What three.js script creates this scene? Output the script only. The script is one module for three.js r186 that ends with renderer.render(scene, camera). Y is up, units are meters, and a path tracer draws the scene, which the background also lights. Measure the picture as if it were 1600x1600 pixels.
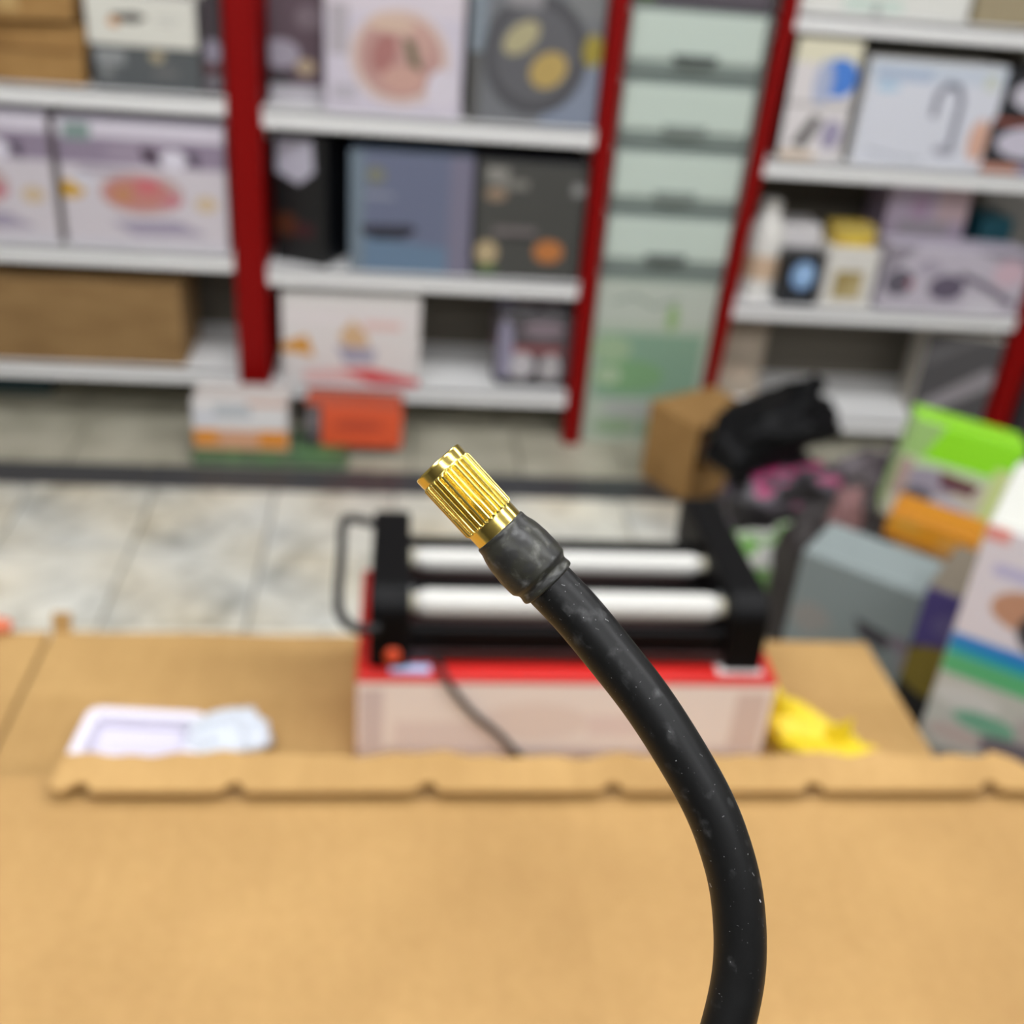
import * as THREE from 'three';
import { RoundedBoxGeometry } from 'three/addons/geometries/RoundedBoxGeometry.js';
import { mergeGeometries, toCreasedNormals, mergeVertices } from 'three/addons/utils/BufferGeometryUtils.js';
import { ImprovedNoise } from 'three/addons/math/ImprovedNoise.js';
import { RectAreaLightUniformsLib } from 'three/addons/lights/RectAreaLightUniformsLib.js';

// ───────────────────────── camera, light, exposure ─────────────────────────
const R = THREE.MathUtils.degToRad;
const scene = new THREE.Scene();
scene.background = new THREE.Color(0x000000);
const camera = new THREE.PerspectiveCamera(50.4, 1, 0.02, 30);
camera.position.set(0, 1.45, 0);
camera.rotation.set(R(-29.5), R(-7.2), R(5.06), 'YXZ');
camera.focus = 0.1895;
camera.userData.fStop = 11.5;
scene.add(camera);
const EXPOSURE = 1.09, LAMP = 24.5, LAMP_GLOW = 12, LAMP_COLOR = 0xfbfcff;
RectAreaLightUniformsLib.init();
const LAMPS = [];
for (const z of [-1.45, 0.1, 1.5]) for (const x of [-1.15, 0.35, 1.85]) LAMPS.push([x, z]);
const CEIL = 2.8;
const renderer = new THREE.WebGLRenderer({ antialias: true });
renderer.toneMapping = THREE.LinearToneMapping;
renderer.toneMappingExposure = EXPOSURE;
renderer.shadowMap.enabled = true;

// ───────────────────────── helpers ─────────────────────────
let seed = 7;
const rnd = () => { seed = (seed * 1664525 + 1013904223) >>> 0; return seed / 4294967296; };
const rr = (a, b) => a + (b - a) * rnd();
const IN = new ImprovedNoise();
const nz = (x, y, z = 0) => IN.noise(x, y, z);
const fbm = (x, y, z = 0, o = 4) => { let s = 0, a = 0.5, f = 1; for (let i = 0; i < o; i++) { s += a * IN.noise(x * f, y * f, z + i * 7.3); f *= 2.03; a *= 0.5; } return s; };
const used = {};
function numbered(n) { const k = used[n] = (used[n] ?? -1) + 1; return k ? `${n}_${String(k).padStart(3, '0')}` : n; }
function sh(m) { m.castShadow = m.receiveShadow = true; return m; }
function thing(name, label, category, [x, y, z] = [0, 0, 0], turn = 0, group) {
  const o = new THREE.Group(); o.name = numbered(name); scene.add(o);
  o.position.set(x, y, z); o.rotation.y = turn; o.userData = { label, category };
  if (group) o.userData.group = group;
  return o;
}
function part(name, geo, mat, parent, label) {
  const m = sh(new THREE.Mesh(geo, mat)); m.name = name; parent.add(m);
  if (label) m.userData.label = label;
  return m;
}
function struct(name, geo, mat) { const m = part(name, geo, mat, scene); m.userData.kind = 'structure'; return m; }
const rbox = (w, h, d, r = 0.003, s = 2) => new RoundedBoxGeometry(w, h, d, s, Math.min(r, w / 2.01, h / 2.01, d / 2.01));
const at = (g, x, y, z, rx = 0, ry = 0, rz = 0) => { g.applyMatrix4(new THREE.Matrix4().compose(new THREE.Vector3(x, y, z), new THREE.Quaternion().setFromEuler(new THREE.Euler(rx, ry, rz)), new THREE.Vector3(1, 1, 1))); return g; };
const merge = (...gs) => mergeGeometries(gs.map(g => { g = g.index ? g.toNonIndexed() : g; g.clearGroups(); return g; }));
const V = (a) => new THREE.Vector3(...a);
function tube(pts, r, seg = 60, rs = 10) { return new THREE.TubeGeometry(new THREE.CatmullRomCurve3(pts.map(V), false, 'centripetal'), seg, r, rs, false); }
const S = (c, rough = 0.6, extra = {}) => new THREE.MeshStandardMaterial({ color: c, roughness: rough, ...extra });

function noiseTex(w, h, fn, srgb = true, rep) {
  const d = new Uint8Array(w * h * 4);
  for (let j = 0; j < h; j++) for (let i = 0; i < w; i++) {
    const c = fn(i / w, j / h), k = (j * w + i) * 4;
    d[k] = Math.max(0, Math.min(255, c[0])); d[k + 1] = Math.max(0, Math.min(255, c[1])); d[k + 2] = Math.max(0, Math.min(255, c[2])); d[k + 3] = 255;
  }
  const t = new THREE.DataTexture(d, w, h); t.magFilter = THREE.LinearFilter; t.minFilter = THREE.LinearFilter;
  t.wrapS = t.wrapT = THREE.RepeatWrapping; if (srgb) t.colorSpace = THREE.SRGBColorSpace;
  if (rep) t.repeat.set(...rep); t.needsUpdate = true; return t;
}
function print(w, h, bg, draw) {            // a printed carton face, drawn in a 0..w, 0..h frame
  const k = 256 / Math.max(w, h), c = document.createElement('canvas'); c.width = Math.round(w * k); c.height = Math.round(h * k);
  const g = c.getContext('2d'); g.scale(k, k); g.fillStyle = bg; g.fillRect(0, 0, w, h);
  const a = {
    g,
    e(x, y, rx, ry, col, rot = 0) { g.fillStyle = col; g.beginPath(); g.ellipse(x, y, rx, ry, rot, 0, 7); g.fill(); },
    r(x, y, ww, hh, col) { g.fillStyle = col; g.fillRect(x, y, ww, hh); },
    p(col, ...pts) { g.fillStyle = col; g.beginPath(); pts.forEach((q, i) => i ? g.lineTo(...q) : g.moveTo(...q)); g.closePath(); g.fill(); },
    l(col, lw, ...pts) { g.strokeStyle = col; g.lineWidth = lw; g.lineCap = 'round'; g.lineJoin = 'round'; g.beginPath(); pts.forEach((q, i) => i ? g.lineTo(...q) : g.moveTo(...q)); g.stroke(); },
  };
  draw?.(a);
  const t = new THREE.CanvasTexture(c); t.colorSpace = THREE.SRGBColorSpace;
  return new THREE.MeshStandardMaterial({ map: t, roughness: 0.45 });
}

// ───────────────────────── materials ─────────────────────────
const kraftTex = (r, g, b, sx, sy, amp = 1) => noiseTex(256, 256, (u, v) => {
  const n = fbm(u * 5 * sx, v * 5 * sy, 1.5, 4) * 26 * amp + nz(u * 90, v * 9, 4) * 4 * amp + (rnd() - 0.5) * 8;
  return [r + n, g + n * 0.95, b + n * 0.8];
});
const M = {
  wall: S(0x8f8c86, 0.85), wallDark: S(0x4c4843, 0.85), ceiling: S(0xa9a7a2, 0.9),
  shelf: S(0xf1f1f0, 0.4), red: new THREE.MeshPhysicalMaterial({ color: 0x820000, roughness: 0.5, specularIntensity: 0.35 }), backPanel: S(0x6f695e, 0.8),
  kraft: new THREE.MeshStandardMaterial({ map: kraftTex(160, 122, 70, 1, 1), roughness: 0.85 }),
  kraft2: new THREE.MeshStandardMaterial({ map: kraftTex(140, 109, 67, 1, 1.6), roughness: 0.85 }),
  sheet: new THREE.MeshStandardMaterial({ map: kraftTex(162, 128, 76, 1, 1), roughness: 0.8 }),
  board: new THREE.MeshStandardMaterial({ map: kraftTex(158, 123, 71, 1, 1, 0.7), roughness: 0.72 }),
  flap: new THREE.MeshStandardMaterial({ map: kraftTex(165, 130, 77, 1, 1), roughness: 0.78 }),
  tape: S(0xb99a66, 0.3), grout: S(0x6e695f, 0.9), steel: S(0x8d8f90, 0.4, { metalness: 0.6 }),
  black: new THREE.MeshPhysicalMaterial({ color: 0x060607, roughness: 0.5, specularIntensity: 0.3 }), blackMatte: S(0x070708, 0.7), roller: S(0xc2c1bb, 0.45), white: S(0xe4e2dc, 0.4), darkStone: S(0x3c3d40, 0.4),
};

// ───────────────────────── the room ─────────────────────────
const X0 = -2.6, X1 = 3.2, Z0 = -3.5, Z1 = 2.2;
struct('ceiling', new THREE.BoxGeometry(X1 - X0 + 0.2, 0.1, Z1 - Z0 + 0.2).translate((X0 + X1) / 2, CEIL + 0.05, (Z0 + Z1) / 2), M.ceiling);
struct('wall_back', new THREE.BoxGeometry(X1 - X0 + 0.2, CEIL, 0.1).translate((X0 + X1) / 2, CEIL / 2, Z0 - 0.05), M.wall);
struct('wall_front', new THREE.BoxGeometry(X1 - X0 + 0.2, CEIL, 0.1).translate((X0 + X1) / 2, CEIL / 2, Z1 + 0.05), M.wallDark);
struct('wall_left', new THREE.BoxGeometry(0.1, CEIL, Z1 - Z0).translate(X0 - 0.05, CEIL / 2, (Z0 + Z1) / 2), M.wall);
struct('wall_right', new THREE.BoxGeometry(0.1, CEIL, Z1 - Z0).translate(X1 + 0.05, CEIL / 2, (Z0 + Z1) / 2), M.wall);

// floor: slab, stone tiles one by one where they are seen, dark border strip
const floor = new THREE.Group(); floor.name = 'floor'; floor.userData.kind = 'structure'; scene.add(floor);
part('floor_slab', new THREE.BoxGeometry(X1 - X0, 0.1, Z1 - Z0).translate((X0 + X1) / 2, -0.059, (Z0 + Z1) / 2), M.grout, floor);
const tileMats = [0, 1, 2, 3, 4].map(k => new THREE.MeshStandardMaterial({
  roughness: 0.38, map: noiseTex(128, 128, (u, v) => {
    const a = fbm(u * 2.2 + k * 9, v * 2.2, k, 4), vein = Math.pow(1 - Math.min(1, Math.abs(fbm(u * 1.6 + 3 * k, v * 1.9, k + 5, 3)) * 7), 2), stain = Math.max(0, fbm(u * 1.5 + k, v * 2.4 + 4, 9 + k, 3) - 0.12);
    const b = 206 + k * 3 + a * 30 - vein * 26 - stain * 110, warm = nz(u * 1.3 + k * 3, v * 1.3, 2) * 9;
    return [b + 3 + warm, b, b - 14 - warm * 1.6];
  })
}));
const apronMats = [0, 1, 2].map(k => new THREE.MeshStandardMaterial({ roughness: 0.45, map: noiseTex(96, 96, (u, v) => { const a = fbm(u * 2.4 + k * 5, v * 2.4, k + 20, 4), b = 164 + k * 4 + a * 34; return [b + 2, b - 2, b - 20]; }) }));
const TS = 0.316, tileGeo = new RoundedBoxGeometry(TS - 0.005, 0.009, TS - 0.005, 1, 0.0012);
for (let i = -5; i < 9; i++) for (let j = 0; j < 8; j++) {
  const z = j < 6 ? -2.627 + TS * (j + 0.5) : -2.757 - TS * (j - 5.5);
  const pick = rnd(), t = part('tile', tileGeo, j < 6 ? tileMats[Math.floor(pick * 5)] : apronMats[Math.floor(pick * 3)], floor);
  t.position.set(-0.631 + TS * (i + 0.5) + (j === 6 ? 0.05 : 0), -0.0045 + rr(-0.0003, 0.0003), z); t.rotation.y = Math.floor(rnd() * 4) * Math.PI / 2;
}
for (let i = -2; i < 4; i++) {
  const t = part('border_tile', rbox(0.62, 0.009, 0.126, 0.0012, 1), M.darkStone, floor);
  t.position.set(-0.36 + 0.626 * i, -0.0045, -2.692);
}

// ceiling lamps: each a batten with a glowing diffuser and its area light
LAMPS.forEach(([x, z], i) => {
  const row = ['nearest the shelving', 'above the counter', 'furthest from the shelving'][Math.floor(i / 3)], col = ['left', 'middle', 'right'][i % 3];
  const l = thing('ceiling_lamp', `white ceiling batten lamp, ${col} one of the row ${row}`, 'lamp', [x, CEIL, z]);
  part('housing', rbox(1.24, 0.05, 0.2, 0.008).translate(0, -0.025, 0), M.white, l);
  part('diffuser', rbox(1.2, 0.02, 0.15, 0.008).translate(0, -0.06, 0), S(0xffffff, 0.5, { emissive: LAMP_COLOR, emissiveIntensity: LAMP_GLOW }), l);
  const a = new THREE.RectAreaLight(LAMP_COLOR, LAMP, 1.2, 0.15);
  a.position.set(x, CEIL - 0.075, z); a.rotation.x = -Math.PI / 2; scene.add(a);
});

// ───────────────────────── cartons ─────────────────────────
// a printed or plain carton: origin at the middle of its base, front face towards +z
function carton(name, label, cat, x0, x1, y0, h, zf, depth, front, o = {}) {
  const w = x1 - x0, side = o.side ?? front, top = o.top ?? side, turn = o.turn ?? 0;
  const cx = o.turn ? (x0 + x1) / 2 : (x0 + x1) / 2;
  const t = thing(name, label, cat, [cx - Math.sin(turn) * depth / 2, y0, zf - Math.cos(turn) * depth / 2], turn, o.group);
  const g = new RoundedBoxGeometry(w, h, depth, 2, o.r ?? 0.003).translate(0, h / 2, 0);
  part('carton_body', g, [side, side, top, side, front, side], t);
  part('lid_flap', rbox(w - 0.006, 0.003, depth - 0.008, 0.001, 1).translate(0, h + 0.0005, 0), o.flap ?? top, t);
  if (o.tape) part('tape', merge(rbox(0.05, 0.001, depth - 0.01, 0.0003, 1).translate(0, h + 0.0025, 0), rbox(0.05, 0.05, 0.001, 0.0003, 1).translate(0, h - 0.026, depth / 2 + 0.0004)), M.tape, t);
  if (o.tilt || o.roll) { t.rotation.order = 'YXZ'; t.rotation.x = o.tilt ?? 0; t.rotation.z = o.roll ?? 0; }
  return t;
}

// ───────────────────────── shelving ─────────────────────────
const ZF = -2.98, ZB = -3.36;
function bay(label, x0, x1, levels, panels) {
  const b = thing('shelving_bay', label, 'shelving', [(x0 + x1) / 2, 0, ZB]);
  const w = x1 - x0;
  for (const [lo, hi] of levels) part('shelf', merge(
    rbox(w, 0.018, ZF - 0.004 - ZB, 0.003).translate(0, hi - 0.009, (ZF - 0.004 - ZB) / 2),
    rbox(w, hi - lo, 0.016, 0.005).translate(0, (hi + lo) / 2, ZF - 0.012 - ZB),
    rbox(w, hi - lo, 0.012, 0.003).translate(0, (hi + lo) / 2, 0.02)), M.shelf, b);
  for (const [lo, hi, m] of panels) part('back_panel', rbox(w, hi - lo, 0.012, 0.002).translate(0, (lo + hi) / 2, -0.008), m, b);
  for (const [lo] of levels) for (const s of [-1, 1]) part('bracket', rbox(0.004, 0.05, 0.3, 0.001).translate(s * (w / 2 - 0.006), lo - 0.012, 0.17), M.shelf, b);
  return b;
}
bay('white shelves left of the widest red post, holding brown cartons and two matching pan cartons', -1.42, -0.452, [[0.149, 0.197], [0.486, 0.534], [0.897, 0.945]], [[0.15, 0.49, M.backPanel], [0.495, 0.9, M.backPanel], [0.905, 1.9, M.backPanel]]);
bay('white shelves between the widest red post and the drawer tower, holding dark and pale cartons', -0.362, 0.512, [[0.115, 0.162], [0.456, 0.504], [0.876, 0.924]], [[0.12, 0.455, M.backPanel], [0.46, 0.875, M.backPanel], [0.88, 1.9, M.backPanel]]);
bay('white shelves right of the drawer tower, with a faucet picture carton on them', 0.972, 1.85, [[0.065, 0.112], [0.42, 0.466], [0.829, 0.877], [1.2, 1.247]], [[0.07, 0.415, M.backPanel], [0.425, 0.825, M.backPanel], [0.835, 1.195, M.backPanel], [1.205, 1.9, M.backPanel]]);
function post(label, x, w, lean = 0) {
  const p = thing('shelf_post', label, 'post', [x, 0, ZF - 0.02], 0); p.rotation.z = lean;
  part('upright', merge(rbox(w, 1.95, 0.05, 0.006).translate(0, 0.975, 0), rbox(w * 0.5, 1.95, 0.01, 0.003).translate(0, 0.975, 0.027)), M.red, p);
  part('foot', rbox(w + 0.004, 0.02, 0.06, 0.004).translate(0, 0.01, 0), M.red, p);
  if (x < 1.5) part('rear_upright', rbox(w * 0.7, 1.95, 0.03, 0.004).translate(0, 0.975, -0.41), M.red, p);
}
post('wide dark red post between the pan cartons and the food picture carton', -0.407, 0.086);
post('narrow dark red post left of the pale drawer tower', 0.538, 0.05);
post('narrow dark red post right of the pale drawer tower', 0.937, 0.04, R(-1.9));
post('dark red post at the right edge of the photo behind the lime green carton', 1.89, 0.072);

const sideGrey = S(0x6d6a66, 0.6), sideDark = S(0x26262a, 0.5), sideWhite = S(0xd8d5cf, 0.5), sideLav = S(0xbdb6c4, 0.5), sideBlack = S(0x0e0e10, 0.35);
// left bay, top shelf
{
  const T = 0.945;
  [[-1.12, -0.80, 0.072], [-1.13, -0.795, 0.062], [-1.115, -0.81, 0.07]].reduce((y, [a, b, h], i) => {
    carton('brown_carton', ['flattened brown carton, lowest of the brown stack on the top left shelf', 'flattened brown carton, middle of the brown stack on the top left shelf', 'flattened brown carton, topmost of the brown stack on the top left shelf'][i], 'carton', a, b, y, h, [-3.0, -3.03, -2.998][i], 0.24, M.kraft, { turn: [0.03, -0.05, 0.04][i], roll: [0.0, -0.015, 0.02][i], tape: i === 2 });
    return y + h + 0.006;
  }, T);
  carton('dark_carton', 'dark grey carton under a pale carton on the top left shelf', 'carton', -0.778, -0.512, T, 0.1, -3.005, 0.24,
    print(266, 100, '#54585a', a => { a.r(10, 8, 70, 34, '#8d9091'); a.r(20, 46, 30, 26, '#7d7f7f'); a.e(160, 18, 18, 14, '#a89c80'); a.r(150, 46, 60, 20, '#686868'); }), { side: sideGrey });
  carton('pale_carton', 'pale cream carton with a small dark picture, on a dark grey carton', 'carton', -0.782, -0.518, T + 0.103, 0.112, -3.0, 0.24,
    print(264, 112, '#d6d5cb', a => { a.p('#3a3733', [58, 40], [120, 34], [150, 44], [120, 58], [70, 56]); a.e(66, 58, 14, 12, '#c69263'); a.r(170, 40, 60, 5, '#b5b4ae'); a.r(170, 54, 46, 4, '#b9b8b2'); }), { side: sideWhite });
  carton('purple_carton', 'dark purple carton with a pale patch beside the wide red post', 'carton', -0.508, -0.456, T, 0.225, -3.005, 0.24,
    print(52, 225, '#3e373c', a => { a.e(28, 122, 20, 30, '#8f8a99'); a.r(4, 150, 46, 24, '#5b3d42'); a.e(26, 196, 22, 16, '#77737a'); }), { side: sideDark });
}
// left bay, middle shelf: two matching pan cartons
{
  const pan = print(436, 345, '#c4bcc9', a => {
    a.r(0, 0, 436, 40, '#cfc9d4'); a.r(0, 44, 436, 70, '#8d8093'); a.r(150, 0, 120, 0, '#000'); a.r(20, 6, 70, 46, '#7d918c');
    a.e(218, 80, 100, 30, '#9a8d9e'); a.p('#3b2a3a', [214, 62], [254, 66], [266, 108], [224, 100]); a.p('#4d4353', [330, 66], [364, 70], [366, 120], [346, 104]); a.e(300, 92, 34, 26, '#d7d3de');
    a.p('#c9c2c8', [0, 120], [436, 120], [436, 345], [0, 345]); a.p('#a9a0aa', [60, 120], [200, 130], [180, 150], [40, 140]);
    a.e(210, 190, 110, 58, '#b79a9a'); a.e(200, 190, 92, 44, '#bb7f76'); a.e(226, 168, 34, 20, '#c4686f'); a.e(160, 194, 26, 20, '#b8825c'); a.e(286, 206, 30, 18, '#bd7881');
    a.e(24, 186, 36, 24, '#c79a37'); a.e(380, 210, 30, 22, '#c6b090'); a.e(60, 160, 30, 20, '#cbc9d2');
    a.p('#9b92a6', [120, 270], [300, 262], [380, 300], [180, 306]); a.r(0, 318, 436, 27, '#c8c4cc');
  });
  carton('pan_carton', 'lavender pan picture carton beside the wide red post', 'carton', -0.89, -0.462, 0.534, 0.33, -2.998, 0.28, pan, { side: S(0x8b7f78, 0.6), top: sideLav, group: 'pan picture cartons on the left shelf' });
  carton('pan_carton', 'lavender pan picture carton at the left edge of the photo', 'carton', -1.335, -0.908, 0.534, 0.335, -2.998, 0.28, pan, { side: S(0x8b7f78, 0.6), top: sideLav, group: 'pan picture cartons on the left shelf' });
}
carton('brown_carton', 'long plain brown carton on the lowest left shelf', 'carton', -1.24, -0.604, 0.197, 0.235, -2.995, 0.26, M.kraft2, { tape: false });
carton('teal_carton', 'small dark teal carton on the floor under the lowest left shelf', 'carton', -1.42, -1.06, 0.0, 0.05, -3.2, 0.13, S(0x2f4a50, 0.5));

// middle bay, top shelf
{
  const T = 0.924;
  carton('brown_purple_carton', 'dusky brown carton with a pale patch beside the wide red post', 'carton', -0.352, -0.21, T, 0.27, -3.09, 0.22,
    print(142, 270, '#5d4c55', a => { a.e(110, 60, 40, 30, '#7b6c74'); a.e(30, 150, 52, 36, '#a29ba8'); a.e(96, 180, 26, 20, '#b39f84'); a.r(0, 196, 60, 30, '#3b383c'); a.r(0, 226, 142, 44, '#b5b2b8'); }), { side: sideDark });
  carton('food_carton', 'pale carton with a round plate of pink food printed on it', 'carton', -0.202, 0.15, T, 0.3, -3.0, 0.26,
    print(352, 300, '#c8c1cd', a => { a.r(0, 0, 352, 60, '#cfc6ce'); a.r(10, 40, 50, 120, '#ada6ac'); a.e(190, 160, 128, 116, '#cdb9b2'); a.e(190, 158, 108, 100, '#b58f88'); a.e(150, 150, 30, 50, '#a4706c', 0.3); a.e(230, 120, 44, 50, '#bf9a90'); a.e(200, 210, 56, 34, '#c29a8e'); a.p('#6c6550', [196, 110], [226, 116], [250, 190], [216, 176]); a.e(170, 80, 60, 22, '#cbb09f'); a.e(300, 230, 40, 50, '#cfc8d2'); a.r(20, 230, 60, 40, '#b2adb6'); }), { side: S(0xb9b2bf, 0.5), top: sideWhite });
  carton('frying_pan_carton', 'dark grey carton with a round black pan printed on it', 'carton', 0.166, 0.508, T, 0.32, -3.0, 0.26,
    print(342, 320, '#6f7175', a => { a.p('#7f8899', [180, 320], [342, 120], [342, 320]); a.r(0, 0, 40, 150, '#7d8790'); a.r(0, 150, 30, 170, '#565655'); a.r(240, 0, 102, 60, '#77797a'); a.e(170, 150, 136, 146, '#4b4b4f'); a.e(170, 150, 108, 116, '#5d5d61'); a.e(130, 110, 54, 32, '#a8a07d', -0.7); a.e(206, 184, 52, 42, '#b0975a', -0.6); a.e(318, 130, 26, 40, '#9a8b3a'); a.r(90, 0, 90, 40, '#8a888a'); }), { side: sideGrey });
}
// middle bay, second shelf
{
  const T = 0.504;
  carton('black_carton', 'black carton turned sideways with a white label on the second shelf', 'carton', -0.352, -0.196, T, 0.345, -3.035, 0.16,
    print(172, 345, '#121214', a => { a.p('#b3b0be', [10, 12], [130, 6], [136, 90], [84, 126], [10, 100]); a.e(40, 240, 40, 34, '#4a2310'); a.e(100, 250, 34, 20, '#3a1018'); }), { side: sideBlack, turn: R(-22) });
  carton('blue_carton', 'blue-grey carton with a black dish printed on it', 'carton', -0.138, 0.196, T, 0.325, -3.0, 0.26,
    print(334, 325, '#666c83', a => { a.r(0, 0, 40, 325, '#6e7c88'); a.r(270, 0, 64, 325, '#757285'); a.p('#637a92', [40, 230], [270, 250], [270, 325], [40, 325]); a.e(70, 60, 26, 24, '#77796b'); a.r(40, 108, 80, 12, '#8a8f9d'); a.p('#2c2d3a', [30, 196], [170, 190], [186, 206], [150, 232], [70, 236], [36, 222]); }), { side: S(0x4a5666, 0.5) });
  carton('charcoal_carton', 'charcoal carton with orange spots and pale print', 'carton', 0.206, 0.506, T, 0.32, -3.0, 0.26,
    print(300, 320, '#454542', a => { a.r(24, 14, 60, 44, '#87857f'); a.r(60, 46, 80, 26, '#77756f'); a.e(52, 88, 30, 18, '#8f7a66'); a.r(50, 176, 120, 22, '#6f6767'); a.r(80, 198, 90, 14, '#2b2b2b'); a.e(36, 250, 32, 34, '#b09d7a'); a.e(210, 240, 42, 32, '#b4713c'); a.e(40, 296, 26, 14, '#4c6a3a'); a.r(262, 50, 34, 30, '#8a8a88'); }), { side: sideDark });
}
// middle bay, bottom shelf
carton('white_carton', 'white carton with a red slanted stripe and a toy-coloured picture', 'carton', -0.328, 0.066, 0.162, 0.262, -2.99, 0.2,
  print(394, 262, '#d6d1cf', a => { a.e(180, 60, 220, 20, '#dad3d3'); a.p('#c98d34', [0, 140], [70, 112], [92, 180], [40, 168], [0, 166]); a.p('#c9a882', [160, 110], [200, 60], [240, 104], [250, 140], [180, 150]); a.p('#9a98ab', [150, 140], [270, 150], [262, 190], [180, 196]); a.r(230, 64, 110, 26, '#d6b6b0'); a.p('#cf4e52', [150, 214], [250, 208], [394, 240], [394, 262], [250, 262]); a.p('#ddb7b4', [60, 220], [170, 214], [260, 262], [60, 262]); }), { side: S(0xbfb7ac, 0.6), top: sideWhite });
{ // wrapped pack of white round things
  const b = thing('wrapped_pack', 'dark plastic-wrapped pack with pale rounds and a red line', 'pack', [0.405, 0.162, -3.1]);
  const m = print(250, 250, '#4d474b', a => { a.r(0, 0, 250, 30, '#3a3638'); a.e(150, 50, 70, 30, '#7f7179'); a.r(30, 108, 190, 24, '#8d4a4c'); a.e(84, 176, 44, 46, '#b6b2b6'); a.e(182, 186, 36, 54, '#aaa6a8'); a.e(24, 130, 30, 110, '#8b879c'); a.r(0, 222, 250, 28, '#131212'); });
  part('pack_body', rbox(0.236, 0.24, 0.18, 0.03, 4).translate(0, 0.12, 0), m, b);
  part('wrap_seam', tube([[-0.1, 0.238, 0.06], [0, 0.244, 0.03], [0.1, 0.238, 0.05]], 0.005, 20, 6), m, b);
}
// drawer tower between the posts
{
  const mint = new THREE.MeshPhysicalMaterial({ color: 0xbfccc2, roughness: 0.35 }), grey = S(0x84908a, 0.5), dk = S(0x4b524f, 0.5);
  carton('pale_green_carton', 'tall pale carton with green print below the drawer tower', 'carton', 0.572, 0.925, 0.0, 0.512, -3.0, 0.3,
    print(353, 492, '#a9b5a5', a => { a.r(0, 0, 353, 120, '#b3bbb0'); a.l('#8d978d', 10, [50, 60], [110, 40], [170, 70], [240, 44]); a.e(230, 100, 18, 40, '#8aa870'); a.r(20, 150, 313, 200, '#7f9e88'); a.e(120, 280, 110, 50, '#79a075'); a.e(60, 200, 60, 40, '#98b08e'); a.e(60, 280, 40, 26, '#a5b99a'); a.r(60, 360, 200, 50, '#a4a9a4'); a.e(100, 440, 70, 26, '#8ba283'); a.r(180, 420, 140, 50, '#7f9a83'); }), { side: S(0x9aa798, 0.6) });
  const t = thing('drawer_tower', 'tower of four pale mint plastic drawers between two red posts', 'drawers', [0.755, 0.518, -3.17]);
  const w = 0.385, d = 0.32;
  part('frame', merge(rbox(0.008, 0.71, d).translate(-w / 2 + 0.004, 0.355, 0), rbox(0.008, 0.71, d).translate(w / 2 - 0.004, 0.355, 0), rbox(w, 0.71, 0.006).translate(0, 0.355, -d / 2 + 0.004),
    rbox(w, 0.012, d).translate(0, 0.006, 0), rbox(w, 0.012, d).translate(0, 0.704, 0), ...[1, 2, 3].map(k => rbox(w, 0.014, d - 0.01).translate(0, 0.176 * k + 0.004, -0.005))), grey, t);
  for (let k = 0; k < 4; k++) {
    const y = 0.016 + 0.176 * k, dr = part('drawer', merge(rbox(w - 0.03, 0.118, 0.012, 0.005).translate(0, y + 0.1, d / 2), rbox(w - 0.05, 0.11, d - 0.06, 0.004).translate(0, y + 0.06, -0.03)), mint, t);
    part('front_ledge', rbox(w - 0.03, 0.03, 0.008, 0.003).translate(0, y + 0.022, d / 2 - 0.006), grey, dr, 'grey recessed lower edge');
    part('handle', merge(rbox(0.12, 0.018, 0.014, 0.006, 3).translate(0, y + 0.05, d / 2 + 0.008), rbox(0.09, 0.01, 0.02, 0.004).translate(0, y + 0.04, d / 2 + 0.006)), k % 3 === 0 ? dk : S(0x7a837d, 0.5), dr, k % 3 === 0 ? 'dark grey handle' : undefined);
  }
  carton('dark_carton', 'dark purple-grey carton on top of the drawer tower', 'carton', 0.57, 0.94, 1.231, 0.14, -3.02, 0.26, print(370, 140, '#524c53', a => { a.r(10, 90, 50, 40, '#5f7a52'); a.r(220, 60, 120, 40, '#68626a'); }), { side: sideDark });
}
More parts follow.
